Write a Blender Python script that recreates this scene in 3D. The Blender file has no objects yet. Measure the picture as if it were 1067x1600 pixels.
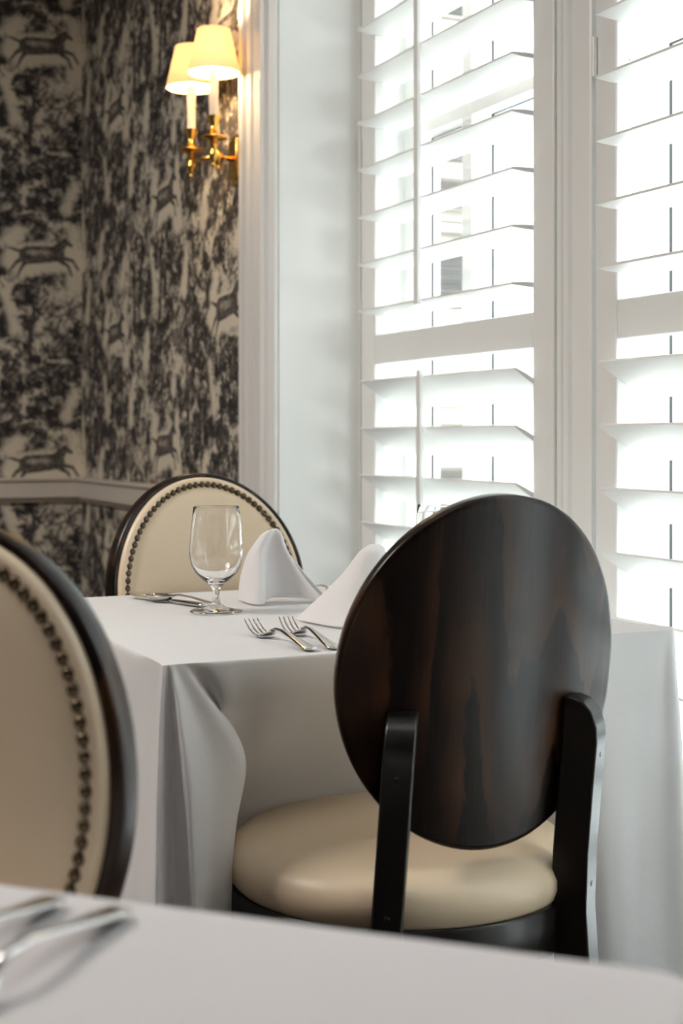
import bpy, bmesh, math
import numpy as np
from mathutils import Vector, Matrix

sc = bpy.context.scene
C = sc.collection
PI = math.pi

# ------------------------------------------------------------------ camera
cam_data = bpy.data.cameras.new('camera')
cam = bpy.data.objects.new('camera', cam_data)
C.objects.link(cam)
sc.camera = cam
cam_data.sensor_fit = 'VERTICAL'
cam_data.sensor_height = 36.0
cam_data.lens = 50.0                      # 2222 px focal length on a 1600 px high frame
cam_data.shift_y = -(800 - 683) / 1600.0
YAW = math.atan(1033 / 2222.0)            # looks this far to the right of the window wall's direction
cam.location = (0, 0, 1.03)
cam.rotation_euler = (PI / 2, 0, -YAW)
cam_data.clip_start = 0.02
cam_data.dof.use_dof = True
cam_data.dof.focus_distance = 2.05
cam_data.dof.aperture_fstop = 4.8

# ------------------------------------------------------------------ world, lights, exposure
W = bpy.data.worlds.new('world')
sc.world = W
W.use_nodes = True
wn = W.node_tree.nodes
wn['Background'].inputs[0].default_value = (0.95, 0.98, 1.0, 1)
wn['Background'].inputs[1].default_value = 4.2
sc.view_settings.view_transform = 'Standard'
sc.view_settings.look = 'None'
sc.view_settings.gamma = 1
sc.view_settings.use_curve_mapping = False
sc.view_settings.exposure = 1.42
sc.cycles.use_denoising = True
sc.cycles.max_bounces = 16
sc.cycles.diffuse_bounces = 5
sc.cycles.transmission_bounces = 16
sc.cycles.transparent_max_bounces = 16
sc.cycles.caustics_refractive = True
sc.cycles.caustics_reflective = False
sc.cycles.sample_clamp_indirect = 6.0


def area_light(name, loc, rot, sx, sy, power, color, portal=False):
    l = bpy.data.lights.new(name, 'AREA')
    l.shape = 'RECTANGLE'
    l.size = sx
    l.size_y = sy
    l.energy = power
    l.color = color
    o = bpy.data.objects.new(name, l)
    o.location = loc
    o.rotation_euler = rot
    C.objects.link(o)
    if portal:
        l.cycles.is_portal = True
    return o


# added fill lights under the ceiling, standing in for the room's unseen lighting
area_light('ceiling_fill_light', (-1.2, 2.6, 2.75), (0, 0, 0), 1.0, 1.0, 30, (1.0, 0.93, 0.86))
area_light('ceiling_fill_light', (0.45, 0.85, 2.75), (0, 0, 0), 0.9, 0.9, 2.0, (0.98, 0.98, 1.0))  # neutral fill added above the foreground table to brighten its cloth
# daylight coming in through the windows
area_light('window_daylight', (1.75, 1.82, 1.4), (0, PI / 2, 0), 2.5, 2.5, 10, (0.95, 0.98, 1.0), True)


# ------------------------------------------------------------------ material helpers
def new_mat(name):
    m = bpy.data.materials.new(name)
    m.use_nodes = True
    return m, m.node_tree.nodes, m.node_tree.links, m.node_tree.nodes['Principled BSDF']


def plain(name, col, rough=0.5, metal=0.0, bump=0.0, scale=60.0, var=0.04, **kw):
    m, n, l, b = new_mat(name)
    tc = n.new('ShaderNodeTexCoord')
    no = n.new('ShaderNodeTexNoise')
    no.inputs['Scale'].default_value = scale
    no.inputs['Detail'].default_value = 4
    l.new(tc.outputs['Object'], no.inputs['Vector'])
    mx = n.new('ShaderNodeMixRGB')
    mx.inputs[1].default_value = (*[c * (1 - var) for c in col], 1)
    mx.inputs[2].default_value = (*[min(1, c * (1 + var)) for c in col], 1)
    l.new(no.outputs['Fac'], mx.inputs[0])
    l.new(mx.outputs[0], b.inputs['Base Color'])
    b.inputs['Roughness'].default_value = rough
    b.inputs['Metallic'].default_value = metal
    for k, v in kw.items():
        b.inputs[k.replace('_', ' ')].default_value = v
    if bump:
        bp = n.new('ShaderNodeBump')
        bp.inputs['Strength'].default_value = bump
        bp.inputs['Distance'].default_value = 0.002
        l.new(no.outputs['Fac'], bp.inputs['Height'])
        l.new(bp.outputs[0], b.inputs['Normal'])
    return m


class G:
    """tiny helper to write math as nodes"""
    def __init__(s, n, l):
        s.n, s.l = n, l

    def _in(s, sock, v):
        if isinstance(v, (int, float)):
            sock.default_value = v
        else:
            s.l.new(v, sock)

    def m(s, op, a, b=None, c=None, clamp=False):
        x = s.n.new('ShaderNodeMath')
        x.operation = op
        x.use_clamp = clamp
        s._in(x.inputs[0], a)
        if b is not None:
            s._in(x.inputs[1], b)
        if c is not None:
            s._in(x.inputs[2], c)
        return x.outputs[0]

    def smooth(s, v, a, b):
        x = s.n.new('ShaderNodeMapRange')
        x.interpolation_type = 'SMOOTHSTEP'
        s._in(x.inputs['Value'], v)
        x.inputs['From Min'].default_value = a
        x.inputs['From Max'].default_value = b
        return x.outputs[0]

    def mix(s, f, a, b):
        x = s.n.new('ShaderNodeMixRGB')
        s._in(x.inputs[0], f)
        for i, v in ((1, a), (2, b)):
            if isinstance(v, tuple):
                x.inputs[i].default_value = (*v, 1)
            else:
                s.l.new(v, x.inputs[i])
        return x.outputs[0]

    def capsule(s, u, v, ax, ay, bx, by, r, r2=None):
        """signed distance to a tapered stick from a to b"""
        dx, dy = bx - ax, by - ay
        L2 = dx * dx + dy * dy
        pu = s.m('SUBTRACT', u, ax)
        pv = s.m('SUBTRACT', v, ay)
        t = s.m('MULTIPLY_ADD', pu, dx / L2, s.m('MULTIPLY', pv, dy / L2), clamp=True)
        qx = s.m('MULTIPLY_ADD', t, -dx, pu)
        qy = s.m('MULTIPLY_ADD', t, -dy, pv)
        d = s.m('SQRT', s.m('MULTIPLY_ADD', qx, qx, s.m('MULTIPLY', qy, qy)))
        if r2 is None:
            return s.m('SUBTRACT', d, r)
        return s.m('SUBTRACT', d, s.m('MULTIPLY_ADD', t, r2 - r, r))


def wallpaper(name, axis, sign, u_ref, v_ref):
    """brown-grey pastoral toile in half-drop repeat: a leaping horse on pale ground among trees and foliage"""
    m, n, l, b = new_mat(name)
    g = G(n, l)
    geo = n.new('ShaderNodeNewGeometry')
    sep = n.new('ShaderNodeSeparateXYZ')
    l.new(geo.outputs['Position'], sep.inputs[0])
    v_ = sep.outputs['Z']
    PU, PV = 0.51, 0.71
    us = g.m('MULTIPLY_ADD', sep.outputs[axis], sign, PU / 2 - u_ref)
    # a noise that repeats with the paper
    QU, QV = 2 * PU, PV
    au = g.m('MULTIPLY', us, 2 * PI / QU)
    av = g.m('MULTIPLY', v_, 2 * PI / QV)
    RU, RV = QU / (2 * PI), QV / (2 * PI)
    comb = n.new('ShaderNodeCombineXYZ')
    l.new(g.m('MULTIPLY', g.m('COSINE', au), RU), comb.inputs[0])
    l.new(g.m('MULTIPLY', g.m('SINE', au), RU), comb.inputs[1])
    l.new(g.m('MULTIPLY', g.m('COSINE', av), RV), comb.inputs[2])
    sv = g.m('MULTIPLY', g.m('SINE', av), RV)

    def noise(scale, detail, dist=0.0, rough=0.55, off=0.0):
        x = n.new('ShaderNodeTexNoise')
        x.noise_dimensions = '4D'
        x.inputs['Scale'].default_value = scale
        x.inputs['Detail'].default_value = detail
        x.inputs['Distortion'].default_value = dist
        x.inputs['Roughness'].default_value = rough
        l.new(comb.outputs[0], x.inputs['Vector'])
        l.new(g.m('ADD', sv, off), x.inputs['W'])
        return x.outputs['Fac']
    big = noise(9.5, 2.0, 0.8, 0.5, 0.4)
    mid = noise(30, 4.0, 0.9, 0.62, 1.3)
    fine = noise(110, 4.0, 0.3, 0.65, 2.7)
    leaf = noise(210, 2.0, 0.0, 0.5, 4.1)
    col = g.m('FLOOR', g.m('DIVIDE', us, PU))
    drop = g.m('MULTIPLY', g.m('WRAP', col, 2.0, 0.0), PV / 2)
    uc = g.m('WRAP', us, PU, 0.0)
    vc = g.m('WRAP', g.m('ADD', g.m('ADD', v_, drop), PV / 2 - v_ref), PV, 0.0)
    rip = g.m('MULTIPLY', g.m('SUBTRACT', mid, 0.5), 0.05)
    ur = g.m('ADD', uc, rip)
    vr = g.m('ADD', vc, g.m('MULTIPLY', g.m('SUBTRACT', fine, 0.5), 0.05))

    def union(lst):
        x = lst[0]
        for y in lst[1:]:
            x = g.m('MINIMUM', x, y)
        return x
    HX, HY, S = PU / 2, PV / 2, 0.86

    def cap(ax, ay, bx, by, r, r2=None, uu=None, vv=None):
        return g.capsule(uu or uc, vv or vc, HX + ax * S, HY + ay * S, HX + bx * S, HY + by * S, r * S, None if r2 is None else r2 * S)
    horse = union([
        cap(-.065, .000, .050, .010, .036, .031),
        cap(.045, .018, .080, .060, .025, .015),
        cap(.080, .062, .106, .046, .012, .007),
        cap(.055, -.002, .112, -.014, .011, .006), cap(.112, -.014, .135, -.050, .006, .004),
        cap(.045, -.008, .094, -.036, .010, .006), cap(.094, -.036, .108, -.074, .006, .004),
        cap(-.072, -.004, -.112, -.030, .016, .007), cap(-.112, -.030, -.140, -.068, .007, .004),
        cap(-.065, -.012, -.092, -.050, .012, .006), cap(-.092, -.050, -.108, -.086, .006, .004),
        cap(-.085, .010, -.140, .026, .008, .004),
    ])
    horse_f = g.smooth(horse, 0.003, -0.002)
    shine = g.smooth(cap(-.060, .010, .010, .012, .008), .012, -.005)
    clear = g.smooth(union([cap(-.10, -.015, .10, .0, .055, None, ur, vr), cap(-.13, .05, -.10, .09, .02, None, ur, vr),
                            cap(.13, -.10, .12, .10, .030, .012, ur, vr)]), 0.030, -0.014)
    # pale clearings between the trees, higher and lower in the repeat
    sky = g.smooth(union([g.capsule(ur, vr, .07, .60, .09, .69, .030, .012), g.capsule(ur, vr, .42, .08, .45, .20, .026, .012),
                          g.capsule(ur, vr, .33, .52, .36, .60, .020, .010), g.capsule(ur, vr, .16, .10, .12, .22, .020, .012)]), .020, -.014)
    trunk = union([g.capsule(ur, vr, .20, .02, .215, .18, .012, .007), g.capsule(ur, vr, .215, .12, .25, .20, .006, .003),
                   g.capsule(ur, vr, .46, .36, .44, .62, .012, .006)])
    trunk_f = g.smooth(trunk, .004, -.003)
    # a small house front with window marks
    wx = g.m('SUBTRACT', 1.0, g.smooth(g.m('PINGPONG', g.m('MULTIPLY', uc, 1.0), .014), .004, .006))
    hb = g.smooth(g.capsule(uc, vc, .34, .66, .43, .66, .026), .004, -.004)
    # tone of the drawing: 0 pale ... 1 dark
    tone = g.m('MULTIPLY_ADD', g.smooth(big, 0.34, 0.60), 0.42, g.m('MULTIPLY', g.smooth(mid, 0.32, 0.66), 0.60))
    tone = g.m('MULTIPLY_ADD', g.m('SUBTRACT', fine, 0.5), 1.25, tone)
    tone = g.m('MULTIPLY_ADD', g.m('SUBTRACT', leaf, 0.5), 0.6, tone)
    tone = g.m('MULTIPLY', tone, g.m('MULTIPLY_ADD', g.m('MAXIMUM', clear, g.m('MULTIPLY', sky, .85)), -0.88, 1.0))
    tone = g.m('MAXIMUM', tone, g.m('MULTIPLY', hb, g.m('MULTIPLY_ADD', wx, .35, .45)))
    tone = g.m('MAXIMUM', tone, g.m('MULTIPLY', trunk_f, 0.72))
    tone = g.m('MAXIMUM', tone, g.m('MULTIPLY', horse_f, g.m('MULTIPLY_ADD', shine, -0.22, g.m('MULTIPLY_ADD', g.m('SUBTRACT', fine, .5), 1.1, 0.66))))
    ramp = n.new('ShaderNodeValToRGB')
    l.new(tone, ramp.inputs[0])
    cr = ramp.color_ramp
    cr.elements[0].position = 0.16
    cr.elements[0].color = (0.68, 0.62, 0.50, 1)
    cr.elements[1].position = 1.0
    cr.elements[1].color = (0.014, 0.013, 0.015, 1)
    for p, c in ((0.36, (0.46, 0.425, 0.36)), (0.51, (0.21, 0.187, 0.16)), (0.66, (0.078, 0.067, 0.060)), (.80, (.034, .030, .031))):
        e = cr.elements.new(p)
        e.color = (*c, 1)
    l.new(ramp.outputs[0], b.inputs['Base Color'])
    b.inputs['Roughness'].default_value = 0.75
    return m


def dark_wood():
    m, n, l, b = new_mat('espresso_wood')
    g = G(n, l)
    tc = n.new('ShaderNodeTexCoord')
    mp = n.new('ShaderNodeMapping')
    mp.inputs['Scale'].default_value = (1.0, 0.25, 0.16)
    mp.inputs['Location'].default_value = (0.13, 0.0, 0.31)
    l.new(tc.outputs['Object'], mp.inputs[0])
    n1 = n.new('ShaderNodeTexNoise')
    n1.inputs['Scale'].default_value = 6.5
    n1.inputs['Detail'].default_value = 1.2
    n1.inputs['Roughness'].default_value = 0.35
    l.new(mp.outputs[0], n1.inputs['Vector'])
    # contour lines of a stretched noise give the cathedral figure
    nj = n.new('ShaderNodeTexNoise')
    nj.inputs['Scale'].default_value = 55
    nj.inputs['Detail'].default_value = 3
    mj = n.new('ShaderNodeMapping')
    mj.inputs['Scale'].default_value = (1.0, 0.4, 0.35)
    l.new(tc.outputs['Object'], mj.inputs[0])
    l.new(mj.outputs[0], nj.inputs['Vector'])
    bands = g.m('FRACT', g.m('MULTIPLY_ADD', nj.outputs['Fac'], 0.45, g.m('MULTIPLY', n1.outputs['Fac'], 13.0)))
    saw = g.smooth(bands, 0.0, 0.9)
    edge = g.smooth(bands, 0.94, 1.0)
    saw = g.m('MULTIPLY', g.m('SUBTRACT', g.m('POWER', saw, 2.2), edge), 1.0)
    mp2 = n.new('ShaderNodeMapping')
    mp2.inputs['Scale'].default_value = (1.0, 0.3, 0.035)
    l.new(tc.outputs['Object'], mp2.inputs[0])
    n2 = n.new('ShaderNodeTexNoise')
    n2.inputs['Scale'].default_value = 260
    n2.inputs['Detail'].default_value = 3
    l.new(mp2.outputs[0], n2.inputs['Vector'])
    n3 = n.new('ShaderNodeTexNoise')
    n3.inputs['Scale'].default_value = 5
    n3.inputs['Detail'].default_value = 2
    l.new(tc.outputs['Object'], n3.inputs['Vector'])
    f = g.m('MULTIPLY', saw, g.smooth(n3.outputs['Fac'], 0.35, 0.65))
    f = g.m('MULTIPLY_ADD', g.m('SUBTRACT', n2.outputs['Fac'], 0.5), 0.55, f)
    f = g.m('ADD', f, 0.05, clamp=True)
    col = g.mix(f, (0.0050, 0.0028, 0.0022), (0.060, 0.025, 0.011))
    l.new(col, b.inputs['Base Color'])
    b.inputs['Roughness'].default_value = 0.30
    b.inputs['Specular IOR Level'].default_value = 0.25
    b.inputs['Coat Weight'].default_value = 0.10
    b.inputs['Coat Roughness'].default_value = 0.2
    bp = n.new('ShaderNodeBump')
    bp.inputs['Strength'].default_value = 0.05
    bp.inputs['Distance'].default_value = 0.001
    l.new(n2.outputs['Fac'], bp.inputs['Height'])
    l.new(bp.outputs[0], b.inputs['Normal'])
    return m


def linen(name, col):
    m, n, l, b = new_mat(name)
    g = G(n, l)
    tc = n.new('ShaderNodeTexCoord')
    sep = n.new('ShaderNodeSeparateXYZ')
    no = n.new('ShaderNodeTexNoise')
    no.inputs['Scale'].default_value = 420
    no.inputs['Detail'].default_value = 3
    l.new(tc.outputs['Object'], no.inputs['Vector'])
    n2 = n.new('ShaderNodeTexNoise')
    n2.inputs['Scale'].default_value = 9
    n2.inputs['Detail'].default_value = 5
    n2.inputs['Distortion'].default_value = 0.5
    l.new(tc.outputs['Object'], n2.inputs['Vector'])
    cc = g.mix(no.outputs['Fac'], tuple(c * .96 for c in col), tuple(min(1, c * 1.03) for c in col))
    l.new(cc, b.inputs['Base Color'])
    b.inputs['Roughness'].default_value = 0.72
    b.inputs['Sheen Weight'].default_value = 0.25
    b.inputs['Sheen Roughness'].default_value = 0.4
    b1 = n.new('ShaderNodeBump')
    b1.inputs['Strength'].default_value = 0.12
    b1.inputs['Distance'].default_value = 0.0006
    l.new(no.outputs['Fac'], b1.inputs['Height'])
    b2 = n.new('ShaderNodeBump')
    b2.inputs['Strength'].default_value = 0.25
    b2.inputs['Distance'].default_value = 0.006
    l.new(n2.outputs['Fac'], b2.inputs['Height'])
    l.new(b1.outputs[0], b2.inputs['Normal'])
    l.new(b2.outputs[0], b.inputs['Normal'])
    # a single layer of linen lets some light through
    tr = n.new('ShaderNodeBsdfTranslucent')
    tr.inputs[0].default_value = (*col, 1)
    ms = n.new('ShaderNodeMixShader')
    ms.inputs[0].default_value = 0.18
    out = n['Material Output']
    l.new(b.outputs[0], ms.inputs[1])
    l.new(tr.outputs[0], ms.inputs[2])
    l.new(ms.outputs[0], out.inputs[0])
    return m


M = {}
M['white_paint'] = plain('white_gloss_paint', (0.80, 0.79, 0.77), 0.38, bump=0.05, scale=25, var=0.01)
M['plaster'] = plain('white_plaster', (0.82, 0.82, 0.795), 0.6, bump=0.03, scale=10, var=0.01)
M['rail_paint'] = plain('cream_white_paint', (0.66, 0.60, 0.54), 0.45, bump=0.05, scale=20, var=0.02)
M['shutter'] = plain('shutter_white', (0.84, 0.84, 0.82), 0.35, bump=0.04, scale=30, var=0.01)
M['ceiling'] = plain('ceiling_white', (0.8, 0.78, 0.75), 0.8, var=0.01)
M['carpet'] = plain('brown_carpet', (0.06, 0.044, 0.035), 0.95, bump=0.8, scale=220, var=0.35)
M['room_wall'] = plain('taupe_wall', (0.13, 0.095, 0.07), 0.8, var=0.03)
M['wood'] = dark_wood()
M['black_wood'] = plain('black_brown_lacquer', (0.008, 0.0065, 0.006), 0.34, scale=90, var=0.2, Coat_Weight=0.2, Coat_Roughness=0.2, Specular_IOR_Level=0.3)
M['leather'] = plain('cream_leather', (0.76, 0.61, 0.43), 0.40, bump=0.10, scale=300, var=0.02)
M['nail'] = plain('antique_nailhead', (0.11, 0.080, 0.050), 0.26, 0.9, bump=0.3, scale=400, var=0.35)
M['linen'] = linen('white_table_linen', (0.88, 0.87, 0.875))
M['linen_front'] = linen('white_linen_pinkish', (0.80, 0.76, 0.765))
M['napkin'] = linen('white_napkin_linen', (0.92, 0.905, 0.91))
M['steel'] = plain('polished_steel', (0.62, 0.61, 0.60), 0.14, 1.0, var=0.02)
M['brass'] = plain('polished_brass', (0.83, 0.50, 0.13), 0.20, 1.0, bump=0.04, scale=80, var=0.08)
M['candle'] = plain('candle_sleeve', (0.86, 0.76, 0.66), 0.5, var=0.02)
M['dark_gap'] = plain('black_gasket', (0.03, 0.035, 0.035), 0.6)
M['facade'] = plain('white_render_outside', (0.52, 0.53, 0.53), 0.8, bump=0.2, scale=4, var=0.03)
M['facade_grey'] = plain('grey_stone_outside', (0.22, 0.24, 0.24), 0.7, var=0.05)
M['asphalt'] = plain('pale_paving', (0.66, 0.68, 0.69), 0.9, scale=8, var=0.08)
M['table_wood'] = plain('table_underside_wood', (0.06, 0.04, 0.03), 0.5, scale=30, var=0.2)


def glass_mat(name, col=(1, 1, 1), rough=0.0, thin=False):
    m = bpy.data.materials.new(name)
    m.use_nodes = True
    n, l = m.node_tree.nodes, m.node_tree.links
    n.clear()
    out = n.new('ShaderNodeOutputMaterial')
    if thin:       # thin architectural pane: clear with a faint reflection
        t = n.new('ShaderNodeBsdfTransparent')
        t.inputs[0].default_value = (*col, 1)
        gl = n.new('ShaderNodeBsdfGlossy')
        gl.inputs['Roughness'].default_value = 0.02
        g = G(n, l)
        lw = n.new('ShaderNodeLayerWeight')
        lw.inputs[0].default_value = 0.5
        # reflection grows towards grazing, the same from both sides of the pane
        refl = g.m('MULTIPLY_ADD', g.m('POWER', lw.outputs['Facing'], 4.0), 0.35, 0.04)
        mx = n.new('ShaderNodeMixShader')
        l.new(refl, mx.inputs[0])
        l.new(t.outputs[0], mx.inputs[1])
        l.new(gl.outputs[0], mx.inputs[2])
        l.new(mx.outputs[0], out.inputs[0])
    else:
        gb = n.new('ShaderNodeBsdfGlass')
        gb.inputs['IOR'].default_value = 1.42
        gb.inputs['Color'].default_value = (*col, 1)
        gb.inputs['Roughness'].default_value = rough
        l.new(gb.outputs[0], out.inputs[0])
    return m


M['crystal'] = glass_mat('clear_crystal')
M['pane'] = glass_mat('window_glass', (0.97, 0.99, 0.98), thin=True)
m, n, l, b = new_mat('dark_window_opposite')
b.inputs['Base Color'].default_value = (0.045, 0.065, 0.07, 1)
b.inputs['Roughness'].default_value = 0.3
b.inputs['Specular IOR Level'].default_value = 0.1
_nz = n.new('ShaderNodeTexNoise'); _nz.inputs['Scale'].default_value = 3.0
_mx = n.new('ShaderNodeMixRGB'); _mx.inputs[1].default_value = (0.03, 0.045, 0.05, 1); _mx.inputs[2].default_value = (0.10, 0.13, 0.135, 1)
l.new(_nz.outputs['Fac'], _mx.inputs[0]); l.new(_mx.outputs[0], b.inputs['Base Color'])
M['dark_glass'] = m
# lampshade: pale card that lets the bulb's light through
m = bpy.data.materials.new('lampshade_card')
m.use_nodes = True
n, l = m.node_tree.nodes, m.node_tree.links
n.clear()
out = n.new('ShaderNodeOutputMaterial')
d_ = n.new('ShaderNodeBsdfDiffuse'); d_.inputs[0].default_value = (0.86, 0.74, 0.55, 1)
t_ = n.new('ShaderNodeBsdfTranslucent'); t_.inputs[0].default_value = (0.95, 0.84, 0.64, 1)
mx = n.new('ShaderNodeMixShader'); mx.inputs[0].default_value = 0.30
l.new(d_.outputs[0], mx.inputs[1]); l.new(t_.outputs[0], mx.inputs[2]); l.new(mx.outputs[0], out.inputs[0])
M['shade'] = m


def emitter(name, col, s):
    m, n, l, b = new_mat(name)
    b.inputs['Emission Color'].default_value = (*col, 1)
    b.inputs['Emission Strength'].default_value = s
    return m


M['bulb'] = emitter('lit_bulb', (1.0, 0.72, 0.38), 60)
M['bright_dash'] = emitter('bright_dash_opposite', (1.0, 1.0, 0.97), 3.0)


# ------------------------------------------------------------------ mesh helpers
def new_obj(name, bm, mat, parent=None, smooth=False, loc=None):
    me = bpy.data.meshes.new(name)
    bmesh.ops.recalc_face_normals(bm, faces=bm.faces)
    bm.to_mesh(me)
    bm.free()
    if smooth:
        for p in me.polygons:
            p.use_smooth = True
    me.materials.append(mat)
    o = bpy.data.objects.new(name, me)
    C.objects.link(o)
    if parent is not None:
        o.parent = parent
    if loc is not None:
        o.location = loc
    return o


def auto(o, ang=35):
    """smooth shading with sharp edges above an angle"""
    me = o.data
    for p in me.polygons:
        p.use_smooth = True
    me.set_sharp_from_angle(angle=math.radians(ang))
    return o


def box(bm, x0, x1, y0, y1, z0, z1):
    v = [bm.verts.new(p) for p in ((x0, y0, z0), (x1, y0, z0), (x1, y1, z0), (x0, y1, z0),
                                   (x0, y0, z1), (x1, y0, z1), (x1, y1, z1), (x0, y1, z1))]
    for f in ((0, 3, 2, 1), (4, 5, 6, 7), (0, 1, 5, 4), (1, 2, 6, 5), (2, 3, 7, 6), (3, 0, 4, 7)):
        bm.faces.new([v[i] for i in f])


def bevel(o, w, seg=2):
    md = o.modifiers.new('bevel', 'BEVEL')
    md.width = w
    md.segments = seg
    md.limit_method = 'ANGLE'
    md.angle_limit = math.radians(40)
    auto(o, 40)
    return o


def box_obj(name, dims, mat, parent=None, bev=0.0):
    bm = bmesh.new()
    box(bm, *dims)
    o = new_obj(name, bm, mat, parent)
    if bev:
        bevel(o, bev)
    return o


def prism(bm, pts, axis, a0, a1):
    """extrude a closed 2D outline along an axis; pts are the two other coordinates in x,y,z order"""
    def P(p, a):
        q = list(p)
        q.insert(axis, a)
        return q
    A = [bm.verts.new(P(p, a0)) for p in pts]
    B = [bm.verts.new(P(p, a1)) for p in pts]
    k = len(pts)
    bm.faces.new(A)
    bm.faces.new(B[::-1])
    for i in range(k):
        bm.faces.new((A[i], B[i], B[(i + 1) % k], A[(i + 1) % k]))


def lathe(bm, prof, seg=40, c=(0, 0, 0)):
    rings = []
    for r, z in prof:
        if r < 1e-6:
            rings.append([bm.verts.new((c[0], c[1], c[2] + z))])
        else:
            rings.append([bm.verts.new((c[0] + r * math.cos(2 * PI * i / seg), c[1] + r * math.sin(2 * PI * i / seg), c[2] + z)) for i in range(seg)])
    for a, b_ in zip(rings, rings[1:]):
        for i in range(seg):
            j = (i + 1) % seg
            if len(a) == 1 and len(b_) == 1:
                continue
            if len(a) == 1:
                bm.faces.new((a[0], b_[i], b_[j]))
            elif len(b_) == 1:
                bm.faces.new((a[i], b_[0], a[j]))
            else:
                bm.faces.new((a[i], b_[i], b_[j], a[j]))


def tube(bm, pts, rad, seg=12, caps=True):
    pts = [Vector(p) for p in pts]
    rings = []
    for i, p in enumerate(pts):
        t = (pts[min(i + 1, len(pts) - 1)] - pts[max(i - 1, 0)]).normalized()
        up = Vector((0, 0, 1)) if abs(t.z) < 0.95 else Vector((1, 0, 0))
        a = t.cross(up).normalized()
        b_ = t.cross(a)
        r = rad[i] if isinstance(rad, (list, tuple)) else rad
        rings.append([bm.verts.new(p + a * r * math.cos(2 * PI * k / seg) + b_ * r * math.sin(2 * PI * k / seg)) for k in range(seg)])
    for a, b_ in zip(rings, rings[1:]):
        for k in range(seg):
            bm.faces.new((a[k], b_[k], b_[(k + 1) % seg], a[(k + 1) % seg]))
    if caps:
        bm.faces.new(rings[0][::-1])
        bm.faces.new(rings[-1])


def loft_rings(bm, rings, close=True, cap0=False, cap1=False):
    R = [[bm.verts.new(p) for p in r] for r in rings]
    k = len(R[0])
    for a, b_ in zip(R, R[1:]):
        for i in range(k if close else k - 1):
            j = (i + 1) % k
            bm.faces.new((a[i], b_[i], b_[j], a[j]))
    if cap0:
        bm.faces.new(R[0][::-1])
    if cap1:
        bm.faces.new(R[-1])
    return R


def thing(name, label, cat, loc=(0, 0, 0), rotz=0.0, group=None):
    o = bpy.data.objects.new(name, None)
    C.objects.link(o)
    o.location = loc
    o.rotation_euler = (0, 0, rotz)
    o.empty_display_size = 0.1
    o['label'] = label
    o['category'] = cat
    if group:
        o['group'] = group
    return o


def tag(o, label, cat, group=None, kind=None):
    o['label'] = label
    o['category'] = cat
    if group:
        o['group'] = group
    if kind:
        o['kind'] = kind
    return o


def struct(o, label=None, cat=None):
    o['kind'] = 'structure'
    if label:
        o['label'] = label
        o['category'] = cat
    return o


def dup(root, loc, rotz, label, group=None):
    r = root.copy()
    C.objects.link(r)
    r.location = loc
    r.rotation_euler = (root.rotation_euler[0], root.rotation_euler[1], rotz)
    r['label'] = label
    if group:
        r['group'] = group
    for ch in list(root.children):
        c = ch.copy()
        C.objects.link(c)
        c.parent = r
        for gch in ch.children:
            d = gch.copy()
            C.objects.link(d)
            d.parent = c
    return r


# ------------------------------------------------------------------ the room shell
XB = 1.256            # papered wall parallel to the windows
YA = 4.824            # papered wall at the far end
YJ = 3.055            # far jamb of the window recess
XS = 1.465            # front face of the shutter stiles
XO = 1.66             # outer wall face
CEIL = 2.95
YN = 0.58             # near jamb of this recess
TOP = 2.62            # head of the recess
SILL = 0.12

struct(box_obj('floor', (-3.2, 1.9, -2.6, YA + .1, -0.1, 0), M['carpet']), 'brown carpeted floor of the dining room', 'floor')
struct(box_obj('ceiling', (-3.2, 1.9, -2.6, YA + .1, CEIL, CEIL + .1), M['ceiling']), 'plain white ceiling above the dining room', 'ceiling')
struct(box_obj('wall_far', (-3.2, XB + .1, YA, YA + .12, 0, CEIL), wallpaper('toile_far', 'X', 1, 1.127, 1.648)), 'far wall covered in dark brown and cream pastoral toile wallpaper', 'wall')
bm = bmesh.new()
box(bm, XB, XB + .5, YJ, YA, 0, CEIL)
struct(new_obj('wall_right', bm, wallpaper('toile_right', 'Y', -1, -4.404, 1.358)), 'wall with the sconce, covered in grey-brown toile wallpaper', 'wall')
# plaster skin of the recess jamb
struct(box_obj('trim_1', (XB + .002, XO, YJ - .006, YJ, 0, TOP), M['plaster']), 'smooth white side of the deep window recess', 'window reveal')
bm = bmesh.new()
box(bm, XB, XO, -2.6, YN, 0, CEIL)               # wall nearer than the window
box(bm, XB, XO, YN, YJ, TOP, CEIL)               # wall above the window
box(bm, XS + .01, XO, YN, YJ, 0, SILL)                 # wall below the window
struct(new_obj('wall_window', bm, M['plaster']), 'white wall around the tall windows', 'wall')
struct(box_obj('wall_left', (-3.3, -3.2, -2.6, YA + .1, 0, CEIL), M['room_wall']))
struct(box_obj('wall_back', (-3.2, XO, -2.7, -2.6, 0, CEIL), M['room_wall']))

# casing on the papered wall beside the recess: fluted, mitred edge towards the recess
p = 0.03
prof = [(XB, 3.218), (XB - p, 3.218), (XB - p - .006, 3.212), (XB - p - .006, 3.190), (XB - p + .004, 3.186),
        (XB - p + .004, 3.176), (XB - p, 3.172), (XB - p, 3.150), (XB - p + .010, 3.144), (XB - p + .010, 3.128),
        (XB - p - .002, 3.122), (XB - p - .002, 3.084), (XB - p + .004, 3.076), (XB - p + .010, 3.074), (XB - p + .012, 3.064), (XB - .008, 3.052), (XB, 3.050)]
bm = bmesh.new()
prism(bm, prof, 2, 0, TOP + .1)
struct(auto(new_obj('trim_2', bm, M['white_paint']), 20), 'moulded white casing beside the window recess, lit warm by the sconce', 'door casing')
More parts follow.
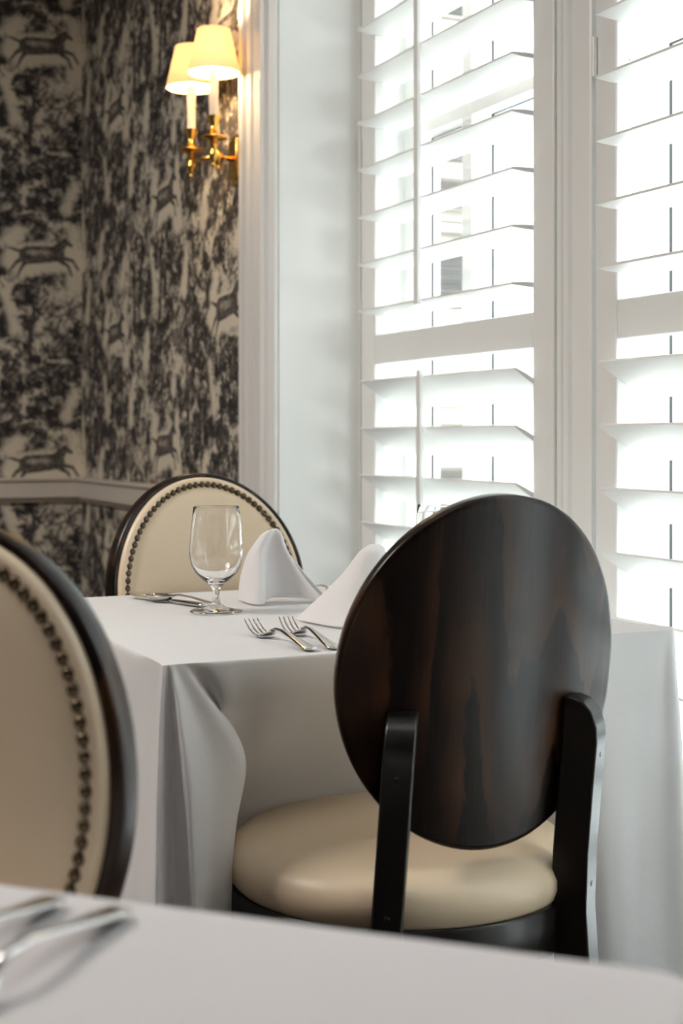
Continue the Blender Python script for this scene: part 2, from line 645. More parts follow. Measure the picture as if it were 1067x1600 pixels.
# chair rail on both papered walls, mitred in the corner
def rail_prof(out):
    return [(0, .809), (.012, .809), (.018, .820), (.030, .826), (.030, .878), (.040, .884), (.040, .893), (0, .893)]
bm = bmesh.new()
pr = rail_prof(1)
A = [(-3.2, YA - a, z) for a, z in pr]
Bm = [(XB - a, YA - a, z) for a, z in pr]
loft_rings(bm, [A, Bm], True, True, True)
struct(auto(new_obj('trim_3', bm, M['rail_paint']), 30), 'cream chair rail running along the far papered wall', 'chair rail')
bm = bmesh.new()
A = [(XB - a, YA - a, z) for a, z in pr]
Bm = [(XB - a, 3.218, z) for a, z in pr]
loft_rings(bm, [A, Bm], True, True, True)
struct(auto(new_obj('trim_4', bm, M['rail_paint']), 30), 'cream chair rail on the papered wall below the sconce', 'chair rail')
struct(box_obj('baseboard_far', (-3.2, XB, YA - .02, YA, 0, .16), M['rail_paint']))
struct(box_obj('baseboard_right', (XB - .02, XB, 3.218, YA - .02, 0, .16), M['rail_paint']))
struct(box_obj('trim_5', (XS - .03, XO, YN, YJ - .006, SILL, SILL + .03), M['white_paint'], bev=.006), 'white window sill below the shutters', 'window sill')

# ------------------------------------------------------------------ windows (sashes behind the shutters)
XG = 1.615


def window(name, y0, y1, label, transom=True, mull=()):
    w = bpy.data.objects.new(name, None)
    C.objects.link(w)
    w.location = (XG, (y0 + y1) / 2, SILL + .03)
    struct(w, label, 'window')
    ox, oy, oz = w.location
    def part(nm, bm, mat):
        for v in bm.verts:
            v.co -= Vector((ox, oy, oz))
        return new_obj(nm, bm, mat, w)
    bm = bmesh.new()
    box(bm, XG - .03, XG + .045, y0, y0 + .05, SILL + .03, TOP)
    box(bm, XG - .03, XG + .045, y1 - .05, y1, SILL + .03, TOP)
    box(bm, XG - .03, XG + .045, y0 + .05, y1 - .05, TOP - .05, TOP)
    box(bm, XG - .03, XG + .045, y0 + .05, y1 - .05, SILL + .03, SILL + .09)
    for a in mull:
        box(bm, XG - .03, XG + .045, a - .022, a + .022, SILL + .09, TOP - .05)
    bevel(part('window_frame', bm, M['white_paint']), .004)
    ys = [y0 + .05] + sum([[a - .022, a + .022] for a in mull], []) + [y1 - .05]
    zt = 1.745
    bm = bmesh.new()
    if transom:
        for a, b_ in zip(ys[::2], ys[1::2]):
            box(bm, XG - .025, XG + .04, a, b_, zt, zt + .055)
        part('transom_bar', bm, M['white_paint'])
    else:
        bm.free()
    bm = bmesh.new()
    box(bm, XG + .010, XG + .014, y0 + .05, y1 - .05, SILL + .09, TOP - .05)
    part('window_pane', bm, M['pane'])
    # dark glazing seals
    bm = bmesh.new()
    for a, b_ in zip(ys[::2], ys[1::2]):
        for z0, z1 in ((SILL + .10, zt - .004), (zt + .062, TOP - .06)):
            y_a, y_b = a + .03, b_ - .03
            e = .0022
            x0, x1 = XG + .003, XG + .009
            box(bm, x0, x1, y_b - e, y_b, z0, z1)
            box(bm, x0, x1, y_a, y_a + e, z0, z1)
            box(bm, x0, x1, y_a, y_b, z1 - e, z1)
            box(bm, x0, x1, y_a, y_b, z0, z0 + e)
    part('glazing_seal', bm, M['dark_gap'])
    return w


window('window_1', YN, YJ, 'tall white sash window behind the open shutters', mull=(1.00, 1.51, 2.13, 2.75))

# ------------------------------------------------------------------ plantation shutters
PITCH = .1086
XPIV = XS + .014
CH, CT = .118, .0105
UP = [1.319 + PITCH * i for i in range(0, 11)]
LOW = [1.160 - PITCH * i for i in range(0, 9)]


def louver(bm, y0, y1, zc, tilt):
    h = CH / 2
    half = [(-h, .0021), (-h + .012, .0032), (-h * .5, .0047), (0, .0053), (h * .5, .0047), (h - .012, .0032), (h, .0021)]
    ring = []
    for x, z in half + [(x, -z) for x, z in half[::-1]]:
        # tilt lifts the room-side edge (negative x)
        xr = x * math.cos(tilt) + z * math.sin(tilt)
        zr = -x * math.sin(tilt) + z * math.cos(tilt)
        ring.append((XPIV + xr, zc + zr))
    prism(bm, ring, 1, y0, y1)


def shutter(y0, y1, yl0, yl1, rod_y, label):
    t = thing('plantation_shutter', label, 'shutter', (XPIV, (y0 + y1) / 2, SILL + .03), 0, 'plantation shutters across the windows')
    off = Vector(t.location)
    def part(nm, bm, mat, ang=30, bev=None):
        for v in bm.verts:
            v.co -= off
        o = new_obj(nm, bm, mat, t)
        if bev:
            bevel(o, bev)
        else:
            auto(o, ang)
        return o
    x0, x1 = XS, XS + .028
    z0, z1 = SILL + .035, TOP - .03
    for a, b_ in ((y0, yl0), (yl1, y1)):
        bm = bmesh.new(); box(bm, x0, x1, a, b_, z0, z1); part('stile', bm, M['shutter'], bev=.003)
    for a, b_ in ((z0, z0 + .09), (1.199, 1.268), (z1 - .08, z1)):
        bm = bmesh.new(); box(bm, x0 + .001, x1 - .001, yl0, yl1, a, b_); part('rail', bm, M['shutter'], bev=.003)
    bm = bmesh.new()
    for z in UP:
        if z < z1 - .1:
            louver(bm, yl0 + .002, yl1 - .002, z, math.radians(1.5))
    part('louver_panel', bm, M['shutter'], 40)
    bm = bmesh.new()
    tl = math.radians(30)
    for z in LOW:
        zc = z - CH / 2 * math.sin(tl)
        if zc > z0 + .11:
            louver(bm, yl0 + .002, yl1 - .002, zc, tl)
    part('louver_panel', bm, M['shutter'], 40)
    for za, zb, xx in ((1.312, UP[-3] + .02, XPIV - CH / 2 - .006), (max(LOW[-1], .25), 1.172, XPIV - CH / 2 * math.cos(tl) - .008)):
        bm = bmesh.new(); box(bm, xx - .006, xx + .005, rod_y - .0085, rod_y + .0085, za, zb); part('tilt_rod', bm, M['shutter'], bev=.002)
    for zz in (.62, 1.70, 2.2):
        bm = bmesh.new(); tube(bm, [(x0 - .004, y1 - .003, zz - .035), (x0 - .004, y1 - .003, zz + .035)], .0045, 8); part('hinge', bm, M['white_paint'])
    return t


shutter(2.22, 3.041, 2.292, 2.969, 2.660, 'white shutter panel beside the window reveal, centre tilt rod, behind the far glass')
shutter(1.210, 2.088, 1.282, 2.026, 1.66, 'white shutter panel by the near chair, cut off by the right edge of the photo')
# frame post between the two panels, moulded
bm = bmesh.new()
prism(bm, [(XS + .06, 2.094), (XS - .004, 2.094), (XS - .006, 2.098), (XS - .006, 2.130), (XS + .000, 2.134), (XS + .004, 2.136), (XS + .004, 2.165),
           (XS - .002, 2.171), (XS - .002, 2.180), (XS + .003, 2.183), (XS + .003, 2.192), (XS - .001, 2.195), (XS - .001, 2.203), (XS + .004, 2.207),
           (XS + .004, 2.216), (XS + .06, 2.216)], 2, SILL + .03, TOP)
struct(auto(new_obj('trim_6', bm, M['shutter']), 20), 'grooved white post between the two shutter panels', 'window mullion')
bm = bmesh.new()
box(bm, XS - .002, XS + .06, 3.043, YJ - .006, SILL + .03, TOP)
box(bm, XS - .002, XS + .06, 1.127, 1.207, SILL + .03, TOP)
box(bm, XS - .002, XS + .06, YN, YN + .04, SILL + .03, TOP)
box(bm, XS - .002, XS + .06, 1.207, 3.043, TOP - .028, TOP)
box(bm, XS - .002, XS + .06, YN + .04, 1.127, TOP - .028, TOP)
struct(new_obj('trim_7', bm, M['shutter']), 'narrow white frame the shutters hang in', 'shutter frame')

# ------------------------------------------------------------------ the street outside
struct(box_obj('ground_outside', (1.9, 14, -8, 16, -.75, -.6), M['asphalt']), 'pale paving in the street outside', 'ground')
bt = thing('building', 'overexposed white building front with dark windows, seen through the louvers', 'building', (7.0, 4.0, -.6))
def bpart(nm, dims, mat, par=None):
    bm = bmesh.new()
    box(bm, *dims)
    for v in bm.verts:
        v.co -= Vector((7.0, 4.0, -.6))
    return new_obj(nm, bm, mat, par or bt)
# bays between window openings; glass set back
FX_ = 6.6
bpart('wall', (FX_ + .35, FX_ + .6, -8, 16, -.6, 7.5), M['facade'])
M['facade_pale'] = plain('pale_grey_panel_outside', (0.27, 0.29, 0.285), 0.8, var=0.03)
wins = [(11.62, 12.07, .64, 3.9), (11.28, 12.07, 4.25, 6.6), (7.2, 8.0, 1.0, 3.6), (5.0, 6.2, .9, 3.6), (2.0, 3.4, .9, 3.6)]
for y0, y1, z0, z1 in wins:
    f_ = bpart('window', (FX_ + .26, FX_ + .36, y0 - .08, y1 + .08, z0 - .08, z1 + .08), M['facade'])
    bpart('pane', (FX_ + .24, FX_ + .262, y0, y1, z0, z1), M['dark_glass'], f_)
    if y0 > 10:
        zz = z0 + .9
        while zz < z1 - .2:
            bpart('pane_dash', (FX_ + .225, FX_ + .24, y0 + .05, y0 + .27, zz, zz + .03), M['bright_dash'], f_)  # short white emissive dash just in front of the dark pane
            zz += .52
for y0, y1, z0, z1 in ((12.55, 13.12, -.6, 3.8), (8.65, 9.0, -.6, 4.0), (11.95, 12.02, -.6, 3.9), (9.6, 9.7, 4.3, 7.0), (6.4, 6.7, -.6, 4.0)):
    bpart('pilaster', (FX_ + .28, FX_ + .36, y0, y1, z0, z1), M['facade_pale'])
bpart('cornice', (FX_ + .1, FX_ + .36, -8, 16, 4.0, 4.12), M['facade_pale'])


# ------------------------------------------------------------------ chairs
PB, PA, BENDK, LEAN = .216, .200, 1.0, math.radians(5.3)
PY, PZ = -.207, .746


def plate_pt(u, w, d):
    """point on the curved oval back: u across, w up, d forward of the rear surface"""
    y = PY - w * math.sin(LEAN) + BENDK * u * u + d
    # offset along the surface normal in plan
    sl = 2 * BENDK * u
    k = 1 / math.sqrt(1 + sl * sl)
    return (u - sl * k * (d) * .9, y - d + d * k, PZ + w * math.cos(LEAN) + d * math.sin(LEAN))


def oval_solid(bm, prof, n=96, c0=True, c1=True):
    """prof: list of (inset, depth) going from rear centre to front centre"""
    rings = []
    for ins, d in prof:
        a, b_ = PA - ins, PB - ins
        rings.append([plate_pt(a * math.cos(2 * PI * i / n), b_ * math.sin(2 * PI * i / n), d) for i in range(n)])
    R = loft_rings(bm, rings, True)
    for ring, (ins, d), on in ((R[0], prof[0], c0), (R[-1], prof[-1], c1)):
        if on:
            c = bm.verts.new(plate_pt(0, 0, d))
            for i in range(n):
                bm.faces.new((c, ring[i], ring[(i + 1) % n]))


def inset_series(e0, d, steps):
    full = PB
    return [(e0 + (PA * .999 - e0) * s, d) for s in steps]


def make_chair(label):
    t = thing('dining_chair', label, 'chair', (0, 0, 0), 0, 'oval-backed dining chairs')
    # oval back shell of figured dark veneer
    bm = bmesh.new()
    steps = [.9, .7, .5, .35, .2, .1, .04]
    prof = [(PA * s, 0.0) for s in steps] + [(.006, 0.0), (.002, .0008), (0, .003), (0, .012), (0, .021), (.0015, .0245), (.004, .026), (.010, .026)]
    oval_solid(bm, prof, c1=False)
    sh = new_obj('back_shell', bm, M['wood'], t, True)
    # upholstered front
    bm = bmesh.new()
    prof = [(.009, .024), (.009, .032), (.012, .037), (.018, .039), (.022, .0375), (.027, .038), (.032, .042), (.045, .048), (.07, .053), (.10, .056), (.14, .058), (.18, .059)]
    oval_solid(bm, prof, c0=False)
    bc = new_obj('back_cushion', bm, M['leather'], t, True)
    # nailhead trim round the cushion
    bm = bmesh.new()
    ins = .0225
    a, b_ = PA - ins, PB - ins
    per = PI * (3 * (a + b_) - math.sqrt((3 * a + b_) * (a + 3 * b_)))
    cnt = int(per / .0130)
    # equal arc spacing
    S = [0.0]
    TT = [2 * PI * i / 2000 for i in range(2001)]
    for q in range(2000):
        S.append(S[-1] + math.hypot(a * (math.cos(TT[q + 1]) - math.cos(TT[q])), b_ * (math.sin(TT[q + 1]) - math.sin(TT[q]))))
    for i in range(cnt):
        sv = S[-1] * i / cnt
        th = float(np.interp(sv, S, TT))
        u, w = a * math.cos(th), b_ * math.sin(th)
        c = Vector(plate_pt(u, w, .0375))
        nrm = (Vector(plate_pt(u, w, .05)) - c).normalized()
        q = nrm.to_track_quat('Z', 'Y')
        prof2 = [(.0064, -.001), (.0064, .0006), (.0055, .0028), (.0034, .0046), (.0, .0054)]
        rings = []
        for r, z in prof2[:-1]:
            rings.append([c + q @ Vector((r * math.cos(2 * PI * k / 10), r * math.sin(2 * PI * k / 10), z)) for k in range(10)])
        R = loft_rings(bm, rings, True)
        top = bm.verts.new(c + q @ Vector((0, 0, .0054)))
        for k in range(10):
            bm.faces.new((top, R[-1][k], R[-1][(k + 1) % 10]))
    new_obj('nailhead_trim', bm, M['nail'], t, True)
    # seat: dark round apron and domed cushion
    def ring(r, z, n=64, flat=1.0):
        return [(-.012 + r * math.cos(2 * PI * i / n), .012 + r * flat * math.sin(2 * PI * i / n), z) for i in range(n)]
    bm = bmesh.new()
    loft_rings(bm, [ring(.20, .452), ring(.229, .452), ring(.2315, .449), ring(.2315, .397), ring(.229, .394), ring(.20, .394)], True)
    bmesh.ops.contextual_create(bm, geom=[e for e in bm.edges if e.is_boundary][:0])
    auto(new_obj('seat_frame', bm, M['black_wood'], t), 40)
    bm = bmesh.new()
    pr_ = [(.170, .446), (.218, .446), (.2225, .4515), (.2275, .458), (.2315, .470), (.2315, .482), (.226, .494), (.214, .504), (.194, .511), (.155, .518), (.11, .523), (.06, .526), (.02, .527)]
    R = loft_rings(bm, [ring(r, z) for r, z in pr_], True)
    for rr, z in ((R[0], .446), (R[-1], .5272)):
        c = bm.verts.new((0, 0, z))
        for i in range(64):
            bm.faces.new((c, rr[i], rr[(i + 1) % 64]))
    new_obj('seat_cushion', bm, M['leather'], t, True)
    # rear legs rise past the seat and carry the oval back; set radially
    for sgn in (-1, 1):
        bm = bmesh.new()
        phi = math.radians(33)
        er = Vector((sgn * math.sin(phi), -math.cos(phi), 0))       # outwards
        et = Vector((math.cos(phi), sgn * math.sin(phi), 0))        # sideways
        hw = .0182

        def lean_x(z):
            k_ = .085 if sgn < 0 else .022
            return (-.022 if sgn < 0 else -.012) + k_ * max(0, z - .45)
        base = [(0.0, .305), (.20, .284), (.38, .262), (.45, .2575), (.52, .2585), (.60, .2635), (.655, .2675)]
        DEP = .046
        outer = [(r, z) for z, r in base] + [(.2675 - .001, .675), (.2675 - .008, .694), (.2675 - .020, .706), (.2675 - .034, .710)]
        inner = [(r - (.042 if z < .3 else DEP), z) for z, r in base]
        inner_top = (.2675 - DEP + .002, .710)
        pts = outer + [inner_top] + inner[::-1]
        A = [bm.verts.new(er * r - et * hw + Vector((lean_x(z), 0, z))) for r, z in pts]
        Bv = [bm.verts.new(er * r + et * hw + Vector((lean_x(z), 0, z))) for r, z in pts]
        k = len(pts)
        bm.faces.new(A)
        bm.faces.new(Bv[::-1])
        for i in range(k):
            bm.faces.new((A[i], Bv[i], Bv[(i + 1) % k], A[(i + 1) % k]))
        o = new_obj('leg', bm, M['black_wood'], t)
        bevel(o, .0025, 2)
        # round plugs over the screws
        for z in (.48, .64):
            bm = bmesh.new()
            r = np.interp(z, [q[0] for q in base], [q[1] for q in base])
            c = er * float(r) + Vector((lean_x(z), 0, z))
            qt = er.to_track_quat('Z', 'Y')
            rings = [[c + qt @ Vector((rr * math.cos(2 * PI * i / 14), rr * math.sin(2 * PI * i / 14), dz)) for i in range(14)] for rr, dz in ((.0036, -.001), (.0036, .0002), (.0031, .0004))]
            loft_rings(bm, rings, True, False, True)
            new_obj('screw_cap', bm, M['black_wood'], o, True)
    for sgn in (-1, 1):
        phi = math.radians(40)
        c = Vector((sgn * math.sin(phi), math.cos(phi), 0)) * .185
        bm = bmesh.new()
        rings = []
        for z, h, out_ in ((0.0, .013, .012), (.2, .018, .004), (.40, .022, 0), (.446, .022, 0)):
            cc = c * (1 + out_ / .185)
            rings.append([(cc.x + a_ * h, cc.y + b2 * h, z) for a_, b2 in ((-1, -1), (1, -1), (1, 1), (-1, 1))])
        loft_rings(bm, rings, True, True, True)
        bevel(new_obj('leg', bm, M['black_wood'], t), .003)
    return t


near = make_chair('dark veneered oval chair back seen from behind, seat tucked under the white table')
near.location = (.880, 1.670, 0)
near.rotation_euler = (0, 0, math.radians(2.5))
dup(near, (.893, 2.312 , 0), math.radians(184.5), 'cream oval chair behind the water glass, under the sconce')
_a = math.radians(142.5)
dup(near, (.194 + .207 * -math.sin(_a), 1.235 + .207 * math.cos(_a), 0), _a, 'blurred cream oval chair at the foreground table, shaded brown, cut off by the left edge')

# ------------------------------------------------------------------ tables
def table(loc, rot, label):
    t = thing('dining_table', label, 'table', loc, rot)
    bevel(new_obj_box('tabletop', (-.366, .366, -.366, .366, .722, .746), M['table_wood'], t), .006)
    bm = bmesh.new()
    lathe(bm, [(0, .03), (.05, .03), (.05, .06), (.038, .09), (.038, .68), (.10, .724), (0, .724)], 32)
    auto(new_obj('pedestal', bm, M['black_wood'], t), 30)
    bm = bmesh.new()
    lathe(bm, [(0, 0), (.24, 0), (.24, .012), (.05, .035), (0, .035)], 40)
    auto(new_obj('base', bm, M['black_wood'], t), 30)
    return t


def new_obj_box(name, dims, mat, parent):
    bm = bmesh.new()
    box(bm, *dims)
    return new_obj(name, bm, mat, parent)


table((.921, 2.053, 0), 0, 'square dining table hidden under the white cloth by the window')
FT = math.atan2(-.7135, .6985)
FC = Vector((-.052, .606, 0))
table(FC, FT, 'foreground dining table hidden under its white cloth')

def grid_obj(name, co, mat, thick=.0012, sub=1, smooth_it=0):
    h, w = co.shape[:2]
    me = bpy.data.meshes.new(name)
    faces = [(j * w + i, j * w + i + 1, (j + 1) * w + i + 1, (j + 1) * w + i) for j in range(h - 1) for i in range(w - 1)]
    me.from_pydata(co.reshape(-1, 3).tolist(), [], faces)
    for p_ in me.polygons:
        p_.use_smooth = True
    me.materials.append(mat)
    o = bpy.data.objects.new(name, me)
    C.objects.link(o)
    if smooth_it:
        s_ = o.modifiers.new('smooth', 'SMOOTH')
        s_.iterations = smooth_it
        s_.factor = .5
    if thick:
        s_ = o.modifiers.new('thick', 'SOLIDIFY')
        s_.thickness = thick
        s_.offset = 0
    if sub:
        s_ = o.modifiers.new('sub', 'SUBSURF')
        s_.levels = sub
        s_.render_levels = sub
    return o


LEFT_FOLD = [   # height, x, y down each pleat of the front left corner
    [(0.75, 0.5373, 1.69), (0.7, 0.5357, 1.69), (0.62, 0.5314, 1.7), (0.5, 0.519, 1.7), (0.44, 0.5125, 1.7), (0.04, 0.4962, 1.7)],
    [(0.75, 0.5378, 1.671), (0.7, 0.5286, 1.66), (0.62, 0.5198, 1.64), (0.5, 0.5143, 1.625), (0.44, 0.5119, 1.62), (0.04, 0.5025, 1.6)],
    [(0.75, 0.542, 1.6715), (0.72, 0.5445, 1.674), (0.7, 0.5471, 1.677), (0.62, 0.5493, 1.676), (0.5, 0.5488, 1.667), (0.44, 0.5491, 1.663), (0.04, 0.5481, 1.65)],
    [(0.75, 0.546, 1.671), (0.7, 0.5495, 1.652), (0.62, 0.5519, 1.63), (0.55, 0.5543, 1.618), (0.44, 0.5564, 1.608), (0.04, 0.555, 1.59)],
    [(0.75, 0.5519, 1.6715), (0.7, 0.5706, 1.668), (0.66, 0.5858, 1.664), (0.62, 0.5969, 1.66), (0.56, 0.5959, 1.655), (0.5, 0.5926, 1.655), (0.44, 0.5915, 1.652), (0.04, 0.5922, 1.64)],
    [(0.75, 0.5595, 1.672), (0.71, 0.5886, 1.672), (0.68, 0.6139, 1.672), (0.65, 0.6341, 1.676), (0.62, 0.6475, 1.684), (0.59, 0.6505, 1.694), (0.56, 0.6415, 1.7), (0.5, 0.6308, 1.69), (0.44, 0.6272, 1.685), (0.04, 0.6271, 1.68)],
    [(0.75, 0.5669, 1.672), (0.71, 0.6033, 1.685), (0.68, 0.6277, 1.705), (0.65, 0.6494, 1.735), (0.62, 0.666, 1.765), (0.59, 0.6736, 1.79), (0.56, 0.6645, 1.8), (0.5, 0.6618, 1.81), (0.44, 0.6591, 1.81), (0.04, 0.6582, 1.8)],
]
RIGHT_FOLD = [
    [(0.75, 1.2836, 1.671), (0.7, 1.2714, 1.664), (0.6, 1.2473, 1.65), (0.5, 1.2309, 1.64), (0.3, 1.2063, 1.616), (0.04, 1.1827, 1.59)],
    [(0.75, 1.2961, 1.671), (0.7, 1.2858, 1.665), (0.6, 1.2719, 1.65), (0.5, 1.2619, 1.637), (0.3, 1.247, 1.612), (0.04, 1.2348, 1.585)],
    [(0.75, 1.3072, 1.672), (0.7, 1.3028, 1.662), (0.6, 1.2975, 1.645), (0.5, 1.2908, 1.628), (0.3, 1.2882, 1.605), (0.04, 1.2881, 1.58)],
    [(0.75, 1.3225, 1.69), (0.7, 1.3236, 1.69), (0.6, 1.3255, 1.685), (0.5, 1.3262, 1.68), (0.3, 1.339, 1.68), (0.04, 1.3497, 1.67)],
]


def window_cloth():
    """linen on the square table: flat top, crisp edge, pleated corners, front and back tucked in where the seats push it"""
    X0, X1, Y0, Y1, ZT = .538, 1.302, 1.672, 2.434, .7510
    Z = [ZT, .7502, .7475, .740, .725, .705, .68, .655, .63, .605, .58, .555, .53, .505, .48, .44, .38, .30, .22, .14, .06]

    def pleat(kn):
        zs = [q[0] for q in kn][::-1]
        xs = [q[1] for q in kn][::-1]
        ys = [q[2] for q in kn][::-1]
        st = []
        for z in Z:
            # smooth the broken line a little
            w = [(-.02, .25), (0, .5), (.02, .25)] if z < .735 else [(0, 1)]
            st.append((sum(b * np.interp(z + a, zs, xs) for a, b in w), sum(b * np.interp(z + a, zs, ys) for a, b in w)))
        return st

    def side(x, y, nx, ny, flare, wave=0.0, ph=0.0, s=0.0):
        st = []
        for z in Z:
            t = max(0, (ZT - z) / .7)
            o = .003 * min(1, (ZT - z) / .004) + flare * t ** .9 + wave * min(1, t * 3) * math.sin(s + ph)
            st.append((x + nx * o, y + ny * o))
        return st

    def tucked(x, depth, ybase, ny, ripple=0.0, dx=0.0):
        st = []
        for z in Z:
            if z > .716:
                o = -.003 * min(1, (ZT - z) / .004)
            else:
                q = min(1, (.716 - z) / .216)
                q = q * q * (3 - 2 * q) * .55 + q * .45
                o = depth * q - .004 + ripple * math.sin(q * PI)
            st.append((x + dx * (ZT - z), ybase - ny * o))
        return st
    S = []
    n_side = 9
    for i in range(n_side):            # left side, from the back corner forwards
        y = Y1 - .06 - (Y1 - Y0 - .17) * i / (n_side - 1)
        S.append(side(X0, y, -1, 0, .045, .007, .5, i * 2.1))
    S.append(pleat([(.75, X0, 1.735), (.70, .536, 1.735), (.62, .528, 1.735), (.50, .516, 1.735), (.44, .510, 1.735), (.04, .480, 1.74)]))
    S += [pleat(kn) for kn in LEFT_FOLD]
    # front: tucked under, resting on the chair seat
    S.append(tucked(.600, .190, Y0, -1, -.004, .25))
    for x, dp, rp in ((.640, .205, .003), (.690, .208, -.006), (.740, .215, .004), (.795, .222, .010), (.850, .228, -.004), (.905, .232, -.008), (.960, .230, .005), (1.015, .220, .006), (1.065, .200, -.004)):
        S.append(tucked(x, dp, Y0, -1, rp, .02))
    S.append(tucked(1.105, .120, Y0, -1, .0, .02))
    S.append(side(1.132, Y0, 0, -1, .012))
    S.append(side(1.150, Y0, 0, -1, .040))
    S.append(side(1.166, Y0, 0, -1, .062))
    S.append(side(1.184, Y0, 0, -1, .072))
    S += [pleat(kn) for kn in RIGHT_FOLD]
    for i in range(8):                 # right side, beside the shutters
        y = Y0 + .075 + (Y1 - Y0 - .15) * i / 7
        S.append(side(X1, y, 1, 0, .050, .006, 1.0, i * 2.3))
    # back right corner, back, back left corner
    S.append(side(X1, Y1 - .02, 1, .2, .055))
    S.append(side(X1 - .004, Y1 - .004, .7, .7, .12))
    S.append(side(X1 - .02, Y1, .2, 1, .05))
    for x in (1.24, 1.18):
        S.append(side(x, Y1, 0, 1, .03))
    for x, dp in ((1.11, .12), (1.04, .19), (.97, .215), (.90, .22), (.83, .21), (.76, .18), (.70, .10)):
        S.append(tucked(x, dp, Y1, 1))
    for x in (.64, .59):
        S.append(side(x, Y1, 0, 1, .03))
    S.append(side(X0 + .02, Y1, -.2, 1, .05))
    S.append(side(X0 + .004, Y1 - .004, -.7, .7, .12))
    S.append(side(X0, Y1 - .02, -1, .2, .055))
    A = np.array(S)                    # stations x levels x 2
    n, m_ = A.shape[:2]
    SUB = 7
    t = np.arange(SUB) / SUB
    p0, p1, p2, p3 = np.roll(A, 1, 0), A, np.roll(A, -1, 0), np.roll(A, -2, 0)
    # rounded interpolation whose tangents respect uneven spacing
    d1 = np.linalg.norm(p2 - p1, axis=2, keepdims=True) + 1e-5
    d0 = np.linalg.norm(p1 - p0, axis=2, keepdims=True) + 1e-5
    d2 = np.linalg.norm(p3 - p2, axis=2, keepdims=True) + 1e-5
    m1 = d1 * ((p1 - p0) / d0 * d1 + (p2 - p1) / d1 * d0) / (d0 + d1)
    m2 = d1 * ((p2 - p1) / d1 * d2 + (p3 - p2) / d2 * d1) / (d1 + d2)
    B = np.zeros((n, SUB, m_, 2))
    for k, u in enumerate(t):
        h00, h10, h01, h11 = 2 * u**3 - 3 * u**2 + 1, u**3 - 2 * u**2 + u, -2 * u**3 + 3 * u**2, u**3 - u**2
        B[:, k] = h00 * p1 + h10 * m1 + h01 * p2 + h11 * m2
    B = B.reshape(n * SUB, m_, 2)
    N = n * SUB
    cx_, cy_ = (X0 + X1) / 2, (Y0 + Y1) / 2
    rings = []
    for f in (.04, .2, .4, .6, .8, .93, .985):
        rings.append([(cx_ + (B[i, 0, 0] - cx_) * f, cy_ + (B[i, 0, 1] - cy_) * f, ZT) for i in range(N)])
    for j, z in enumerate(Z):
        rings.append([(B[i, j, 0], B[i, j, 1], z) for i in range(N)])
    bm = bmesh.new()
    R = loft_rings(bm, rings, True)
    c = bm.verts.new((cx_, cy_, ZT))
    for i in range(N):
        bm.faces.new((c, R[0][i], R[0][(i + 1) % N]))
    o = new_obj('tablecloth', bm, M['linen'], None, True)
    s_ = o.modifiers.new('sub', 'SUBSURF')
    s_.levels = 1
    s_.render_levels = 1
    return o


cl = window_cloth()
tag(cl, 'white linen tablecloth on the table by the window, pushed in by the chair seat', 'tablecloth')

# foreground cloth: a square of linen hanging in soft folds from the tabletop
def drape(half, drop, rc, N=200, rows=26):
    """top inside, then hanging skirt that flares and folds towards the corners"""
    out = []
    # perimeter of a rounded square
    P = []
    seg = N // 4
    for sd in range(4):
        for i in range(seg):
            s = -1 + 2 * i / seg
            x, y = half, half * s
            # round the corner slightly
            r = rc
            ax, ay = abs(x), abs(y)
            if ay > half - r:
                ang = (ay - (half - r)) / r * (PI / 4)
                x = half - r + r * math.cos(ang)
                y = math.copysign(half - r + r * math.sin(ang), y)
            a = sd * PI / 2
            P.append((x * math.cos(a) - y * math.sin(a), x * math.sin(a) + y * math.cos(a), s))
    rings = []
    for f in (0.02, .2, .4, .6, .8, .9, .96, .985):
        rings.append([(x * f, y * f, .7472) for x, y, s in P])
    rings.append([(x * .998, y * .998, .7466) for x, y, s in P])
    rings.append([(x * 1.006, y * 1.006, .7440) for x, y, s in P])
    rings.append([(x * 1.010, y * 1.010, .7375) for x, y, s in P])
    for k in range(1, rows + 1):
        t = k / rows
        ring = []
        for idx, (x, y, s) in enumerate(P):
            corner = abs(s) ** 6
            nx, ny = x / math.hypot(x, y), y / math.hypot(x, y)
            fold = .018 * math.sin(idx * 2 * PI / N * 20 + .6 * math.sin(idx * .13)) * (1 - .3 * corner)
            off = (.010 + .05 * t + corner * .14 * t + fold * t ** 1.2)
            ring.append((x * 1.010 + nx * off, y * 1.010 + ny * off, .7375 - drop * t * (1 + .28 * corner)))
        rings.append(ring)
    return rings


bm = bmesh.new()
R = loft_rings(bm, drape(.381, .205, .022), True)
c = bm.verts.new((0, 0, .7472))
for i in range(len(R[0])):
    bm.faces.new((c, R[0][i], R[0][(i + 1) % len(R[0])]))
fc = new_obj('tablecloth', bm, M['linen_front'], None, True)
fc.location = FC
fc.rotation_euler = (0, 0, FT)
s_ = fc.modifiers.new('sub', 'SUBSURF'); s_.levels = 1; s_.render_levels = 1
tag(fc, 'out-of-focus white linen tablecloth filling the foreground', 'tablecloth')


# ------------------------------------------------------------------ cutlery
def strip(bm, sec, cap=True):
    """sections (y, half width, z centre, half thickness, x offset) -> rounded bar"""
    rings = []
    for y, w, z, h, *x in sec:
        x = x[0] if x else 0
        rings.append([(x + w * math.cos(a), y, z + h * math.sin(a)) for a in [2 * PI * i / 12 for i in range(12)]])
    loft_rings(bm, rings, True, cap, cap)


